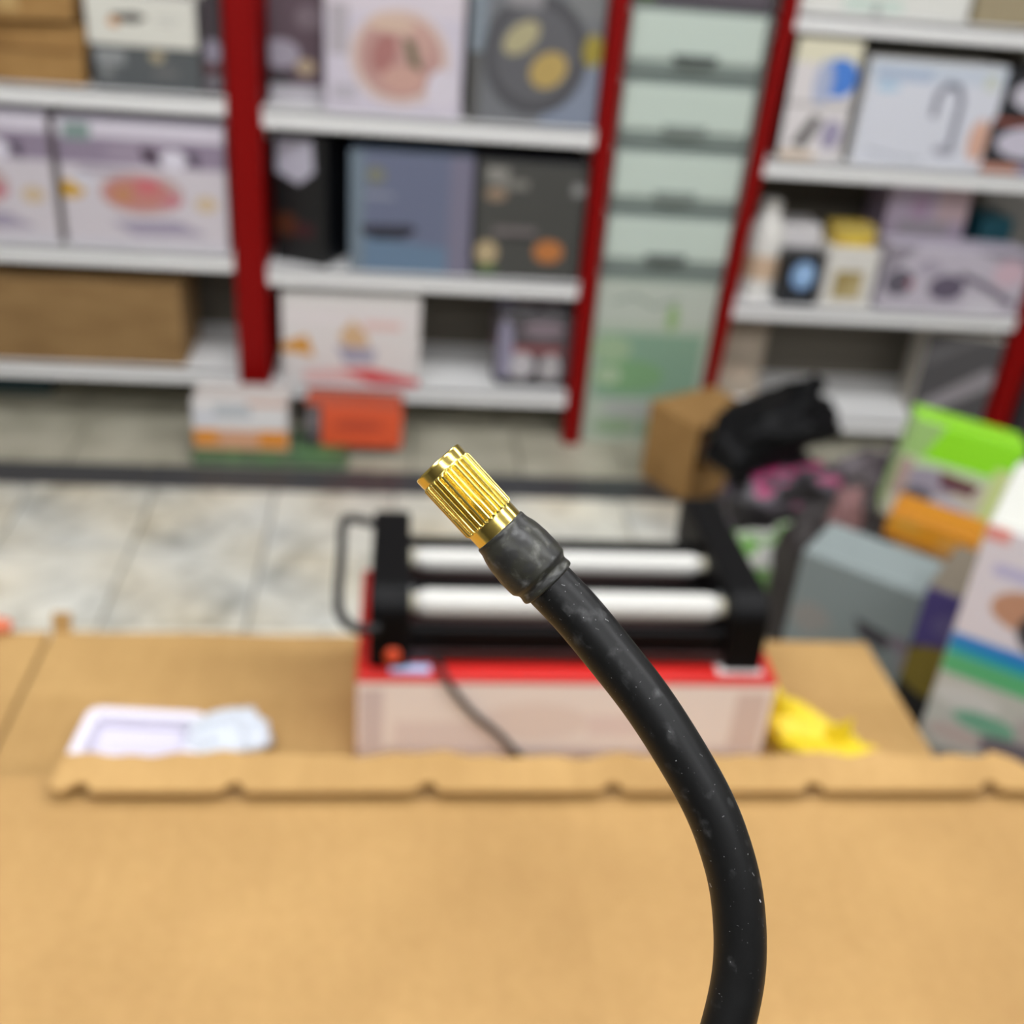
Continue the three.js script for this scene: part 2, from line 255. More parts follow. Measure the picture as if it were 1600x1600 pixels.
// right bay
{
  const top = 1.247, A = 0.877, B = 0.466, C = 0.112;
  carton('white_carton', 'flat white carton on the topmost right shelf', 'carton', 1.0, 1.46, top, 0.1, -3.0, 0.25, print(460, 100, '#dcdcd6', a => { a.r(120, 60, 160, 30, '#c6d6cc'); a.r(200, 70, 20, 30, '#a4a8a4'); }), { side: sideWhite });
  carton('olive_carton', 'olive brown carton on the topmost right shelf', 'carton', 1.475, 1.72, top, 0.11, -3.0, 0.25, S(0x9c8f72, 0.7));
  carton('appliance_carton', 'narrow white carton with a blue patch beside the faucet carton', 'carton', 1.02, 1.2, A, 0.31, -3.0, 0.2,
    print(180, 310, '#d9d4d4', a => { a.r(0, 0, 180, 60, '#dbd6bd'); a.e(130, 95, 52, 50, '#4b7fd0'); a.e(90, 110, 26, 60, '#a9b2cc'); a.r(0, 160, 180, 10, '#aaa5a4'); a.p('#63605f', [30, 270], [80, 190], [110, 200], [70, 280]); a.e(140, 240, 30, 40, '#9c95ad'); a.e(50, 300, 60, 14, '#c9b49c'); }), { side: sideBlack });
  carton('faucet_carton', 'wide pale carton with a curved faucet printed on it', 'carton', 1.228, 1.615, A, 0.27, -3.0, 0.2,
    print(387, 270, '#d3d5de', a => { a.r(0, 0, 387, 50, '#c3cbd7'); a.r(20, 20, 160, 30, '#a9b7cc'); a.e(60, 66, 34, 12, '#a6c4da'); a.l('#6f7080', 18, [206, 130], [206, 80], [226, 52], [258, 56], [276, 90], [276, 220]); a.e(262, 222, 34, 14, '#9a9aa6'); a.e(352, 190, 30, 56, '#d3a895'); a.l('#a9adb6', 8, [40, 230], [120, 246], [200, 252]); a.r(330, 20, 34, 40, '#c6cbbf'); }), { side: sideWhite });
  carton('black_framed_carton', 'black-edged carton with pale window, lower of the pair at the right', 'carton', 1.605, 1.83, A, 0.142, -2.995, 0.2,
    print(225, 142, '#2b2b30', a => { a.r(0, 0, 225, 12, '#a05a4c'); a.e(130, 60, 106, 44, '#c4bfcd'); a.e(190, 84, 60, 24, '#8fa5a8'); a.r(0, 120, 110, 22, '#c98e78'); a.r(110, 124, 115, 18, '#a7a0c0'); }), { side: sideBlack });
  carton('black_framed_carton', 'black-edged carton with pale window, upper of the pair at the right', 'carton', 1.62, 1.83, A + 0.146, 0.12, -3.01, 0.2,
    print(210, 120, '#26272c', a => { a.e(120, 62, 92, 44, '#c2bec8'); a.e(180, 84, 44, 22, '#9db0b3'); }), { side: sideBlack });
  // second shelf from below
  { const b = thing('white_jug', 'rounded white plastic jug at the left end of a right shelf', 'jug', [1.068, B, -3.1]);
    part('jug_body', new THREE.LatheGeometry([[0, 0], [0.05, 0], [0.056, 0.01], [0.058, 0.15], [0.05, 0.2], [0.03, 0.235], [0.028, 0.25], [0, 0.25]].map(p => new THREE.Vector2(...p)), 28), M.white, b);
    part('cap', new THREE.CylinderGeometry(0.03, 0.031, 0.03, 20).translate(0, 0.262, 0), M.white, b);
    part('label', new THREE.CylinderGeometry(0.0586, 0.0586, 0.07, 28, 1, true).translate(0, 0.09, 0), S(0xd3b79a, 0.5), b, 'tan paper label'); }
  carton('black_phone_carton', 'small black carton with a blue screen picture', 'carton', 1.105, 1.218, B, 0.152, -3.0, 0.07,
    print(113, 152, '#1d2026', a => { a.e(62, 64, 36, 42, '#7fa3cf'); a.e(66, 60, 22, 26, '#9dbfe4'); a.r(14, 120, 80, 14, '#2a2f3a'); }), { side: sideBlack });
  carton('gold_panel_carton', 'small white carton with a gold square printed on it', 'carton', 1.232, 1.385, B, 0.17, -3.0, 0.12,
    print(153, 170, '#d6d3cc', a => { a.r(30, 62, 86, 84, '#9d8a56'); a.p('#b7a678', [40, 140], [110, 70], [112, 140]); }), { side: sideWhite });
  carton('yellow_carton', 'small yellow carton on top of the white carton with a gold square', 'carton', 1.25, 1.37, B + 0.173, 0.055, -3.03, 0.09, print(120, 55, '#c9a83b', a => { a.r(0, 0, 120, 20, '#b5a35a'); a.e(60, 40, 30, 14, '#d8bb3e'); }), { side: S(0xc4a94a, 0.5) });
  carton('white_carton', 'small plain white carton behind the black carton with a blue screen', 'carton', 1.1, 1.23, B, 0.21, -3.09, 0.12, S(0xd6d3d4, 0.5));
  carton('pink_carton', 'pinkish lavender carton behind the hair tool carton', 'carton', 1.43, 1.68, B, 0.335, -3.13, 0.16,
    print(250, 335, '#bcaec0', a => { a.r(150, 0, 100, 100, '#cdb5b8'); a.e(100, 60, 30, 40, '#b69cb4'); a.r(40, 100, 160, 40, '#a8a2a8'); }), { side: S(0xa898b0, 0.5) });
  carton('hair_tool_carton', 'lavender carton with dark hair tools printed across it', 'carton', 1.405, 1.845, B, 0.19, -2.995, 0.12,
    print(440, 190, '#b9b2bd', a => { a.p('#8c858f', [0, 90], [90, 0], [260, 0], [440, 60], [440, 0], [0, 0]); a.e(50, 110, 44, 40, '#5d5864'); a.e(84, 112, 10, 12, '#a85a66'); a.e(200, 116, 56, 40, '#5f5668'); a.l('#665e6c', 20, [240, 76], [320, 104], [410, 150]); a.e(380, 60, 50, 40, '#c8adb8'); a.e(130, 60, 40, 24, '#a49caa'); a.e(320, 160, 60, 20, '#c8c4cb'); }), { side: sideLav, roll: R(-1.2) });
  carton('teal_carton', 'dark teal carton behind the right end of the hair tool carton', 'carton', 1.74, 1.84, B, 0.25, -3.14, 0.15, S(0x1d5a68, 0.5));
  // bottom shelf
  carton('beige_carton', 'small beige carton on the lowest right shelf beside a red post', 'carton', 1.0, 1.15, C, 0.24, -3.14, 0.15, print(150, 240, '#a99c8b', a => { a.r(30, 40, 90, 60, '#bcae9c'); a.e(70, 160, 50, 30, '#c2b09c'); }), { side: S(0xa09384, 0.6) });
  carton('striped_carton', 'dark grey carton with pale slanted stripes on the lowest right shelf', 'carton', 1.62, 1.845, C, 0.27, -3.02, 0.22,
    print(225, 270, '#4a484a', a => { a.p('#8b868a', [20, 230], [200, 90], [225, 110], [225, 150], [60, 260]); a.p('#5e5c5e', [0, 60], [120, 0], [160, 0], [0, 110]); }), { side: S(0xbab4a8, 0.6), turn: R(-14) });
  carton('dark_carton', 'dark carton right of the rightmost red post', 'carton', 1.95, 2.3, 0, 0.42, -2.98, 0.28, S(0x2d2a2f, 0.6));
}
// floor in front of the shelves
{
  const g = thing('green_pack', 'flat green pack on the floor under two small cartons', 'pack', [-0.345, 0, -2.86]);
  const m = print(430, 130, '#4c6b47', a => { for (let i = 0; i < 24; i++) a.e(rr(0, 430), rr(0, 130), rr(14, 40), rr(6, 16), ['#5f8a55', '#3f5c40', '#6c7a5c', '#4a7a48'][i % 4], rr(0, 3)); });
  part('pack_body', rbox(0.43, 0.032, 0.2, 0.008).translate(0, 0.016, 0), m, g); part('fold', rbox(0.4, 0.004, 0.03, 0.002).translate(0, 0.033, -0.05), m, g);
  carton('orange_white_carton', 'white carton with orange bottom corners on a flat green pack', 'carton', -0.556, -0.297, 0.036, 0.15, -2.79, 0.12,
    print(259, 150, '#d8d6d6', a => { a.r(150, 0, 109, 14, '#c8a08e'); a.r(60, 10, 100, 40, '#b3b8bd'); a.r(0, 40, 60, 24, '#c9ccd6'); a.r(0, 88, 259, 62, '#d6a582'); a.r(0, 88, 66, 44, '#dd8d27'); a.r(180, 88, 79, 48, '#dc8a2a'); a.r(70, 104, 110, 12, '#c98f74'); }), { side: S(0xcfc9c4, 0.5) });
  carton('orange_red_carton', 'small orange-red carton with a dark end, beside the white carton with orange corners', 'carton', -0.255, 0.02, 0.036, 0.125, -2.835, 0.11,
    print(275, 125, '#d9562f', a => { a.r(0, 0, 46, 125, '#4a4648'); a.r(10, 20, 24, 60, '#7b7478'); a.e(150, 60, 70, 16, '#b8452a'); a.r(100, 30, 120, 8, '#c94f2c'); }), { side: S(0x3c3839, 0.5), top: S(0xb24a2a, 0.5), roll: R(-1) });
}

// ───────────────────────── pile on the right ─────────────────────────
function crumple(w, h, d, amp, f, k, seg = 40) {       // a crumpled sheet-like lump standing on y = 0
  const g = new THREE.SphereGeometry(1, seg, Math.round(seg * 0.7)), p = g.attributes.position, v = new THREE.Vector3();
  for (let i = 0; i < p.count; i++) {
    v.fromBufferAttribute(p, i);
    const n = 1 + amp * (0.9 * nz(v.x * f * 0.6 + k, v.y * f * 0.6, v.z * f * 0.6) - 0.5 * Math.abs(nz(v.x * f, v.y * f + k, v.z * f)) + 0.22 * nz(v.x * f * 2, v.y * f * 2 + k, v.z * f * 2));
    const q = (a) => Math.sign(a) * Math.pow(Math.abs(a), 0.75);
    p.setXYZ(i, q(v.x) * n * w / 2, Math.max(-h * 0.46, q(v.y) * n * h / 2) + h * 0.46, q(v.z) * n * d / 2);
  }
  g.computeVertexNormals(); return g;
}
function bag(name, label, cat, pos, turn, [w, h, d], mat, k, o = {}) {
  const t = thing(name, label, cat, pos, turn); if (o.roll) t.rotation.z = o.roll;
  part('bag_body', crumple(w, h, d, o.amp ?? 0.35, o.f ?? 2.2, k), mat, t);
  if (o.knot) part('knot', crumple(w * 0.26, h * 0.36, d * 0.26, 0.5, 3, k + 4, 20).translate(o.knot[0], o.knot[1], o.knot[2]), o.knotMat ?? mat, t);
  return t;
}
{ // open brown carton lying on its side
  const t = thing('open_carton', 'open brown carton lying on its side in front of the right shelf', 'carton', [0.875, 0, -2.76], R(30));
  const w = 0.24, h = 0.235, d = 0.2, k = 0.006;
  part('carton_wall', merge(rbox(k, h, d, 0.002).translate(-w / 2, h / 2, 0), rbox(w, h, k, 0.002).translate(0, h / 2, -d / 2), rbox(w, k, d, 0.002).translate(0, h, 0), rbox(w, k, d, 0.002).translate(0, k / 2, 0)), M.kraft, t);
  part('flap', rbox(0.1, k, d, 0.002).translate(0, 0, 0).applyMatrix4(new THREE.Matrix4().makeRotationZ(R(-28)).setPosition(w / 2 + 0.04, h - 0.022, 0)), M.kraft, t);
}
bag('black_bag', 'crumpled black plastic bag on top of the pile by the open brown carton', 'bag', [0.97, 0.262, -2.44], R(20), [0.34, 0.15, 0.2], new THREE.MeshPhysicalMaterial({ color: 0x060608, roughness: 0.5, specularIntensity: 0.4 }), 3, { roll: R(14), knot: [0.1, 0.12, 0.0] });
bag('pink_black_bag', 'pink and black patterned bag below the crumpled black bag', 'bag', [0.99, 0.0, -2.38], R(10), [0.34, 0.27, 0.24],
  new THREE.MeshStandardMaterial({ roughness: 0.5, map: noiseTex(128, 64, (u, v) => { const n = fbm(u * 9, v * 6, 3, 2); return n > 0.12 ? [164, 52, 100] : n > -0.02 ? [92, 86, 94] : [26, 22, 25]; }) }), 8, { knot: [0.14, 0.2, 0.06], knotMat: S(0x6e666b, 0.5) });
bag('grey_bag', 'dull mauve-grey crumpled bag right of the pink and black bag', 'bag', [1.27, 0.0, -2.5], 0, [0.2, 0.24, 0.18], S(0x5d5558, 0.55), 12, { knot: [0.03, 0.2, 0.05] });
bag('green_white_bag', 'small green and white plastic bag behind the black roller machine', 'bag', [0.875, 0.0, -2.12], 0, [0.19, 0.21, 0.15],
  new THREE.MeshStandardMaterial({ roughness: 0.4, map: noiseTex(64, 64, (u, v) => fbm(u * 5, v * 5, 5, 2) > 0.03 ? [112, 160, 84] : [196, 196, 190]) }), 21, { knot: [0.03, 0.17, 0.02] });
carton('brown_carton', 'brown carton low in the pile behind the big grey carton', 'carton', 1.02, 1.2, 0, 0.32, -1.8, 0.28, M.kraft2, { turn: R(-20) });
bag('dark_bag', 'dark crumpled bag behind the top edge of the big grey carton', 'bag', [0.96, 0.0, -1.93], 0, [0.26, 0.4, 0.16], S(0x2b2524, 0.6), 31, { knot: [-0.03, 0.31, 0.05], knotMat: S(0x84605f, 0.5) });
carton('orange_carton', 'orange carton under the lime green carton', 'carton', 0.955, 1.13, 0.395, 0.055, -1.74, 0.1,
  print(230, 65, '#c98518', a => { a.e(50, 20, 40, 12, '#c69338'); a.e(170, 40, 40, 14, '#c4904a'); a.r(0, 56, 230, 9, '#b06a1c'); }), { side: S(0xb9761a, 0.5), turn: R(-34), roll: R(-3) });
carton('lime_carton', 'lime green topped carton with a dark picture, highest in the pile', 'carton', 1.04, 1.27, 0.325, 0.225, -1.93, 0.12,
  print(240, 235, '#b4ad9c', a => { a.r(0, 0, 240, 84, '#84cf1c'); a.p('#8fb26a', [0, 0], [70, 0], [40, 84], [0, 84]); a.r(0, 84, 200, 20, '#b0c49a'); a.e(80, 130, 60, 30, '#8f8894'); a.p('#5a3038', [90, 100], [180, 110], [170, 140], [100, 136]); a.e(60, 170, 36, 20, '#4b4a56'); a.e(130, 190, 50, 30, '#a29fb4'); a.r(0, 90, 30, 90, '#a08a82'); a.r(196, 60, 44, 175, '#b8c483'); }), { side: S(0xb4d68a, 0.5), top: S(0x8ed321, 0.5), turn: R(-22), roll: R(-6), tilt: R(-8) });
carton('grey_carton', 'big silvery grey carton standing beside the far right corner of the table', 'carton', 0.66, 0.905, 0, 0.53, -1.43, 0.13,
  print(245, 530, '#838d8c', a => { a.e(40, 120, 34, 30, '#908d88'); a.p('#3f3c42', [110, 84], [176, 96], [170, 128], [124, 116]); a.e(190, 104, 20, 12, '#7a6a76'); a.e(210, 130, 18, 26, '#8d868c'); a.e(84, 138, 30, 14, '#868d8a'); a.r(10, 250, 200, 100, '#7b8584'); }), { side: S(0x838d8c, 0.45), turn: R(-40) });
carton('purple_black_carton', 'black carton with purple top and yellow print beside the white striped carton', 'carton', 0.781, 0.941, 0, 0.6, -1.25, 0.16,
  print(160, 630, '#17171a', a => { a.r(0, 0, 160, 110, '#4a4078'); a.e(50, 60, 30, 24, '#5d5480'); a.e(50, 150, 60, 50, '#7a6a26'); a.r(0, 330, 160, 60, '#7c6a24'); }), { side: S(0x191a1c, 0.4), top: S(0x6d6456, 0.5), turn: R(-40) });
carton('striped_appliance_carton', 'tall white carton with blue, teal and green stripes at the right edge', 'carton', 0.645, 0.963, 0, 0.87, -0.926, 0.2,
  print(318, 870, '#d0cfcd', a => {
    a.r(0, 0, 318, 150, '#d5d0d6'); a.r(0, 0, 26, 18, '#d98c84'); a.r(20, 44, 298, 16, '#b3b0cf'); a.e(70, 96, 40, 26, '#b78a70'); a.e(110, 116, 44, 36, '#2c3036');
    a.r(0, 150, 318, 20, '#2b78c8'); a.r(0, 165, 318, 14, '#1a96a8'); a.r(0, 179, 318, 28, '#58ad74');
    a.r(0, 207, 318, 663, '#b9bab0'); a.e(40, 236, 40, 18, '#c9c9c2'); a.e(70, 262, 40, 14, '#6fa488'); a.e(150, 250, 50, 30, '#aca5a0'); a.e(120, 290, 60, 20, '#6d666c'); a.e(40, 292, 34, 14, '#b7a8a0'); a.e(220, 250, 40, 30, '#b7bd9c'); a.e(60, 330, 44, 16, '#8c8a88');
  }), { side: S(0xbdbdb5, 0.5), turn: R(-36) });

// ───────────────────────── table behind the counter ─────────────────────────
{
  const t = thing('work_table', 'low work table covered with brown cardboard behind the counter', 'table', [-0.2, 0, -0.905]);
  part('tabletop', rbox(1.63, 0.03, 0.43, 0.004).translate(0, 0.602, 0), S(0x8a6a3e, 0.6), t);
  for (const x of [-0.75, 0.75]) for (const z of [-0.17, 0.17]) part('leg', rbox(0.05, 0.588, 0.05, 0.004).translate(x, 0.294, z), S(0x5f4a30, 0.6), t);
  const sheetShape = (x0, x1, k) => { const s = new THREE.Shape(); s.moveTo(x0, 0.69); for (let i = 0; i <= 30; i++) { const u = i / 30; s.lineTo(x0 + (x1 - x0) * u, 1.122 + 0.004 * nz(u * 9, k) + 0.002 * nz(u * 31, k)); } s.lineTo(x1, 0.69); s.closePath(); return new THREE.ExtrudeGeometry(s, { depth: 0.005, bevelEnabled: true, bevelSize: 0.001, bevelThickness: 0.001, bevelSegments: 1 }).rotateX(-Math.PI / 2); };
  const c = thing('cardboard_sheet', 'main brown cardboard sheet on the low table under the roller machine', 'cardboard', [0, 0.619, 0]);
  part('sheet', sheetShape(-0.408, 0.628, 2), M.sheet, c);
  part('raised_tab', at(rbox(0.022, 0.03, 0.004, 0.001), -0.398, 0.015, -1.125, R(-20)), M.flap, c);
  const c2 = thing('cardboard_sheet', 'narrower brown cardboard sheet at the left end of the low table', 'cardboard', [0, 0.619, 0]);
  part('sheet', sheetShape(-1.0, -0.414, 5), M.sheet, c2);
  part('crease', rbox(0.003, 0.002, 0.42, 0.001).translate(-0.6, 0.0065, -0.905), M.kraft2, c2);
  const s = thing('orange_scrap', 'small orange-red scrap at the far left edge of the table', 'scrap', [-0.478, 0.6255, -1.12]);
  part('scrap_body', crumple(0.05, 0.018, 0.02, 0.3, 2, 3, 16), S(0xc96a45, 0.5), s);
}
// red and white carton with the roller machine on top
const BX0 = -0.033, BX1 = 0.418, BY = 0.6255, BH = 0.112, BZ = -0.898;
{
  const t = carton('red_white_carton', 'red topped pale carton on the low table under the roller machine', 'carton', BX0, BX1, BY, BH, BZ, 0.205,
    print(451, 112, '#e8d9ce', a => { a.r(0, 0, 451, 7, '#cf2a26'); a.r(4, 16, 24, 90, '#cdbab4'); a.r(40, 60, 120, 40, '#dcc9c0'); a.e(190, 60, 60, 26, '#dfccc0'); a.r(250, 50, 80, 30, '#dec9c0'); a.r(410, 18, 34, 80, '#d3bcb0'); a.r(0, 96, 451, 16, '#dccac6'); }),
    { side: S(0xb9261f, 0.45), top: S(0xb3150f, 0.4), flap: S(0xbe1a14, 0.4) });
  part('sticker', rbox(0.042, 0.001, 0.013, 0.0003, 1).translate(-0.17, BH + 0.0026, 0.092), S(0x9db4d6, 0.5), t, 'pale blue sticker');
  part('sticker', rbox(0.05, 0.001, 0.02, 0.0003, 1).translate(0.185, BH + 0.0026, 0.086), S(0xd6cfcc, 0.5), t, 'white sticker');
}
{
  const Y = BY + BH + 0.0022;
  const t = thing('roller_machine', 'black appliance with two white rollers on a red topped carton', 'appliance', [0.19, Y, -1.005]);
  const prof = new THREE.Shape();      // side panel outline in (depth, height): front is +
  prof.moveTo(-0.105, 0.012); prof.lineTo(-0.108, 0.055); prof.quadraticCurveTo(-0.108, 0.07, -0.09, 0.07); prof.lineTo(0.06, 0.077); prof.quadraticCurveTo(0.082, 0.076, 0.086, 0.056); prof.lineTo(0.09, 0.0); prof.lineTo(-0.09, 0.0); prof.closePath();
  const pg = new THREE.ExtrudeGeometry(prof, { depth: 0.034, bevelEnabled: true, bevelSize: 0.004, bevelThickness: 0.004, bevelSegments: 3, curveSegments: 10 }).rotateY(-Math.PI / 2).translate(0.017, 0.004, 0);
  for (const s of [-1, 1]) {
    const sg = pg.clone(); if (s > 0) { const p = sg.attributes.position; for (let i = 0; i < p.count; i++) if (p.getZ(i) < 0) p.setZ(i, p.getZ(i) * 1.5); sg.computeVertexNormals(); }
    const p = part('side_panel', sg.translate(s * 0.19, 0, 0), M.black, t);
    part('foot', rbox(0.034, 0.006, 0.03, 0.002).translate(s * 0.19, 0.0, 0.06), M.blackMatte, p);
    part('rivet', new THREE.CylinderGeometry(0.005, 0.005, 0.004, 14).rotateZ(Math.PI / 2).translate(s * 0.168, 0.06, 0.04), M.steel, p);
  }
  for (const [y, z, r] of [[0.056, -0.03, 0.0125], [0.057, 0.056, 0.0145]]) {
    const ro = part('roller', new THREE.LatheGeometry([[0, -0.166], [r * 0.55, -0.166], [r * 0.9, -0.158], [r, -0.15], [r, 0.15], [r * 0.9, 0.158], [r * 0.55, 0.166], [0, 0.166]].map(p => new THREE.Vector2(...p)), 28).rotateZ(Math.PI / 2).translate(0, y, z), M.roller, t, 'white roller');
    for (const s of [-1, 1]) part('end_cap', new THREE.CylinderGeometry(r * 0.7, r * 0.7, 0.012, 20).rotateZ(Math.PI / 2).translate(s * 0.168, y, z), S(0xb9b39c, 0.5), ro);
  }
  part('shade_plate', merge(rbox(0.35, 0.004, 0.182, 0.0015).translate(0, 0.004, -0.0065), rbox(0.35, 0.014, 0.004, 0.0015).translate(0, 0.009, 0.084), rbox(0.35, 0.014, 0.004, 0.0015).translate(0, 0.009, -0.097)), S(0x2c1513, 0.4), t, 'added dark maroon plate for the shade under the rollers');  // added plate, its maroon stands in for shade on the red carton top
  part('cross_bar', rbox(0.35, 0.03, 0.014, 0.004).translate(0, 0.026, 0.074), M.black, t);
  part('cross_bar', rbox(0.35, 0.012, 0.014, 0.004).translate(0, 0.042, -0.09), M.black, t);
  part('cross_bar', rbox(0.35, 0.012, 0.02, 0.004).translate(0, 0.016, -0.04), M.black, t);
  part('carry_handle', tube([[-0.205, 0.066, -0.085], [-0.225, 0.066, -0.096], [-0.243, 0.066, -0.098], [-0.246, 0.066, -0.085], [-0.245, 0.062, -0.03], [-0.244, 0.058, 0.05], [-0.24, 0.056, 0.08], [-0.225, 0.054, 0.1], [-0.2, 0.054, 0.1]], 0.0055, 60, 10), M.blackMatte, t);
  part('knob', new THREE.LatheGeometry([[0, 0], [0.008, 0], [0.009, 0.003], [0.008, 0.008], [0, 0.009]].map(p => new THREE.Vector2(...p)), 20).rotateX(Math.PI / 2).translate(-0.186, 0.018, 0.094), S(0xc4421a, 0.4), t, 'small orange-red knob');
  part('power_cord', tube([[-0.15, 0.012, 0.06], [-0.14, 0.006, 0.085], [-0.133, 0.004, 0.107], [-0.127, -0.006, 0.1125], [-0.1, -0.045, 0.1125], [-0.07, -0.075, 0.1125], [-0.045, -0.1035, 0.1135], [-0.02, -0.1085, 0.13], [0.03, -0.1085, 0.16]], 0.0034, 60, 8), M.blackMatte, t, 'thin black power cord');
}
// white tray, white bag, yellow bag
{
  const t = thing('white_tray', 'white plastic tray on the cardboard left of the roller machine', 'tray', [-0.262, BY, -0.912], R(-4));
  const s = new THREE.Shape(), W = 0.062, D = 0.04, c = 0.014;
  const rr4 = (s, w, d, c) => { s.moveTo(-w + c, -d); s.lineTo(w - c, -d); s.quadraticCurveTo(w, -d, w, -d + c); s.lineTo(w, d - c); s.quadraticCurveTo(w, d, w - c, d); s.lineTo(-w + c, d); s.quadraticCurveTo(-w, d, -w, d - c); s.lineTo(-w, -d + c); s.quadraticCurveTo(-w, -d, -w + c, -d); };
  rr4(s, W, D, c); const hole = new THREE.Path(); rr4(hole, W - 0.009, D - 0.009, c - 0.004); s.holes.push(hole);
  const f = new THREE.Shape(); rr4(f, W - 0.005, D - 0.005, c);
  const tm = S(0xd6d3df, 0.4);
  part('rim', new THREE.ExtrudeGeometry(s, { depth: 0.016, bevelEnabled: true, bevelSize: 0.002, bevelThickness: 0.002, bevelSegments: 2 }).rotateX(-Math.PI / 2).translate(0, 0.003, 0), tm, t);
  part('tray_bottom', new THREE.ExtrudeGeometry(f, { depth: 0.003, bevelEnabled: false }).rotateX(-Math.PI / 2).translate(0, 0.001, 0), S(0xbfbbca, 0.45), t);
  bag('white_bag', 'crumpled white plastic bag right of the white tray', 'bag', [-0.172, BY, -0.918], R(10), [0.088, 0.03, 0.07], new THREE.MeshPhysicalMaterial({ color: 0xd2d9e2, roughness: 0.4, transmission: 0.25, thickness: 0 }), 41, { amp: 0.4, knot: [-0.025, 0.012, -0.022], knotMat: S(0xc9c5b2, 0.5) });
  const yb = bag('yellow_bag', 'crumpled bright yellow plastic bag right of the red topped carton', 'bag', [0.475, BY, -0.915], R(-38), [0.12, 0.034, 0.066], S(0xd6bc1e, 0.45), 52, { amp: 0.95, f: 1.7, knot: [0.04, 0.01, -0.025] });
  const peak = (x, z, r, h, lx, k) => { const g = new THREE.ConeGeometry(r, h, 14, 8, true), p = g.attributes.position; for (let i = 0; i < p.count; i++) { const u = p.getY(i) / h + 0.5, q = 1 + 0.5 * nz(p.getX(i) / r * 1.6 + k, u * 2, p.getZ(i) / r * 1.6); p.setXYZ(i, p.getX(i) * q + lx * u * u, p.getY(i) + h / 2, p.getZ(i) * q * 0.6); } g.computeVertexNormals(); return g.translate(x, 0.006, z); };
  part('peaked_fold', peak(-0.038, -0.004, 0.034, 0.072, -0.022, 3), yb.children[0].material, yb);
  part('peaked_fold', peak(0.03, -0.01, 0.026, 0.056, 0.012, 9), yb.children[0].material, yb);
  const y = thing('yellow_scrap', 'tiny yellow scrap beside the crumpled yellow bag', 'scrap', [0.545, BY, -0.905]);
  part('scrap_body', crumple(0.028, 0.012, 0.02, 0.4, 2, 6, 16), S(0xcfae3a, 0.5), y);
}

// ───────────────────────── counter in front ─────────────────────────
const CT = 0.80;
{
  const t = thing('counter', 'counter with a plain tan board top in the foreground', 'counter', [0.15, 0, -0.2]);
  const cm = S(0xa98656, 0.7);
  part('carcass', rbox(1.5, CT - 0.022, 0.84, 0.006).translate(0, (CT - 0.022) / 2, -0.02), cm, t);
  const s = new THREE.Shape();
  s.moveTo(-0.95, -0.28); s.lineTo(-0.95, 0.487); for (let i = 0; i <= 14; i++) s.lineTo(-0.95 + 0.045 * i - 0.0, 0.487 + 0.002 * nz(i * 0.7, 3)); s.lineTo(-0.3, 0.476); s.lineTo(0.9, 0.476); s.lineTo(0.9, -0.28); s.closePath();
  const g = new THREE.ExtrudeGeometry(s, { depth: 0.018, bevelEnabled: true, bevelSize: 0.002, bevelThickness: 0.002, bevelSegments: 2 }).rotateX(-Math.PI / 2).translate(0, CT - 0.020, 0);
  part('board_top', g, M.board, t);
  // torn strip along the far edge of the board, its near edge lifted, with notches
  const f = thing('torn_strip', 'torn tan cardboard strip with notches along the far edge of the counter board', 'cardboard', [0.152, CT, -0.658]);
  const q = new THREE.Shape(), L = 0.414, notches = [-0.394, -0.274, -0.119, 0.035, 0.208, 0.367];
  q.moveTo(-L, 0.004);
  for (const n of notches) { q.lineTo(n - 0.011, 0.001); q.lineTo(n - 0.004, 0.008); q.lineTo(n + 0.003, 0.0105); q.lineTo(n + 0.008, 0.007); q.lineTo(n + 0.012, 0.001); }
  q.lineTo(L - 0.006, 0); q.quadraticCurveTo(L + 0.004, 0.002, L, 0.02); q.quadraticCurveTo(L - 0.008, 0.036, L - 0.03, 0.042);
  for (let i = 0; i <= 110; i++) { const u = 1 - i / 110, x = -L + 0.004 + u * (2 * L - 0.036); q.lineTo(x, 0.038 - 0.006 * Math.max(0, 0.5 - u * 1.5) + 0.0075 * nz(u * 9.5, 1.7) + 0.0075 * nz(u * 27, 4.2)); }
  q.lineTo(-L, 0.02); q.closePath();
  part('strip', new THREE.ExtrudeGeometry(q, { depth: 0.004, bevelEnabled: true, bevelSize: 0.0012, bevelThickness: 0.0012, bevelSegments: 2 }).rotateX(-Math.PI / 2).translate(0, 0.0015, 0).rotateX(R(7)).translate(0, 0.0062, 0), M.flap, f);
  part('glue_line', rbox(0.78, 0.003, 0.01, 0.001).translate(0, 0.0015, -0.008), M.kraft2, f);
}

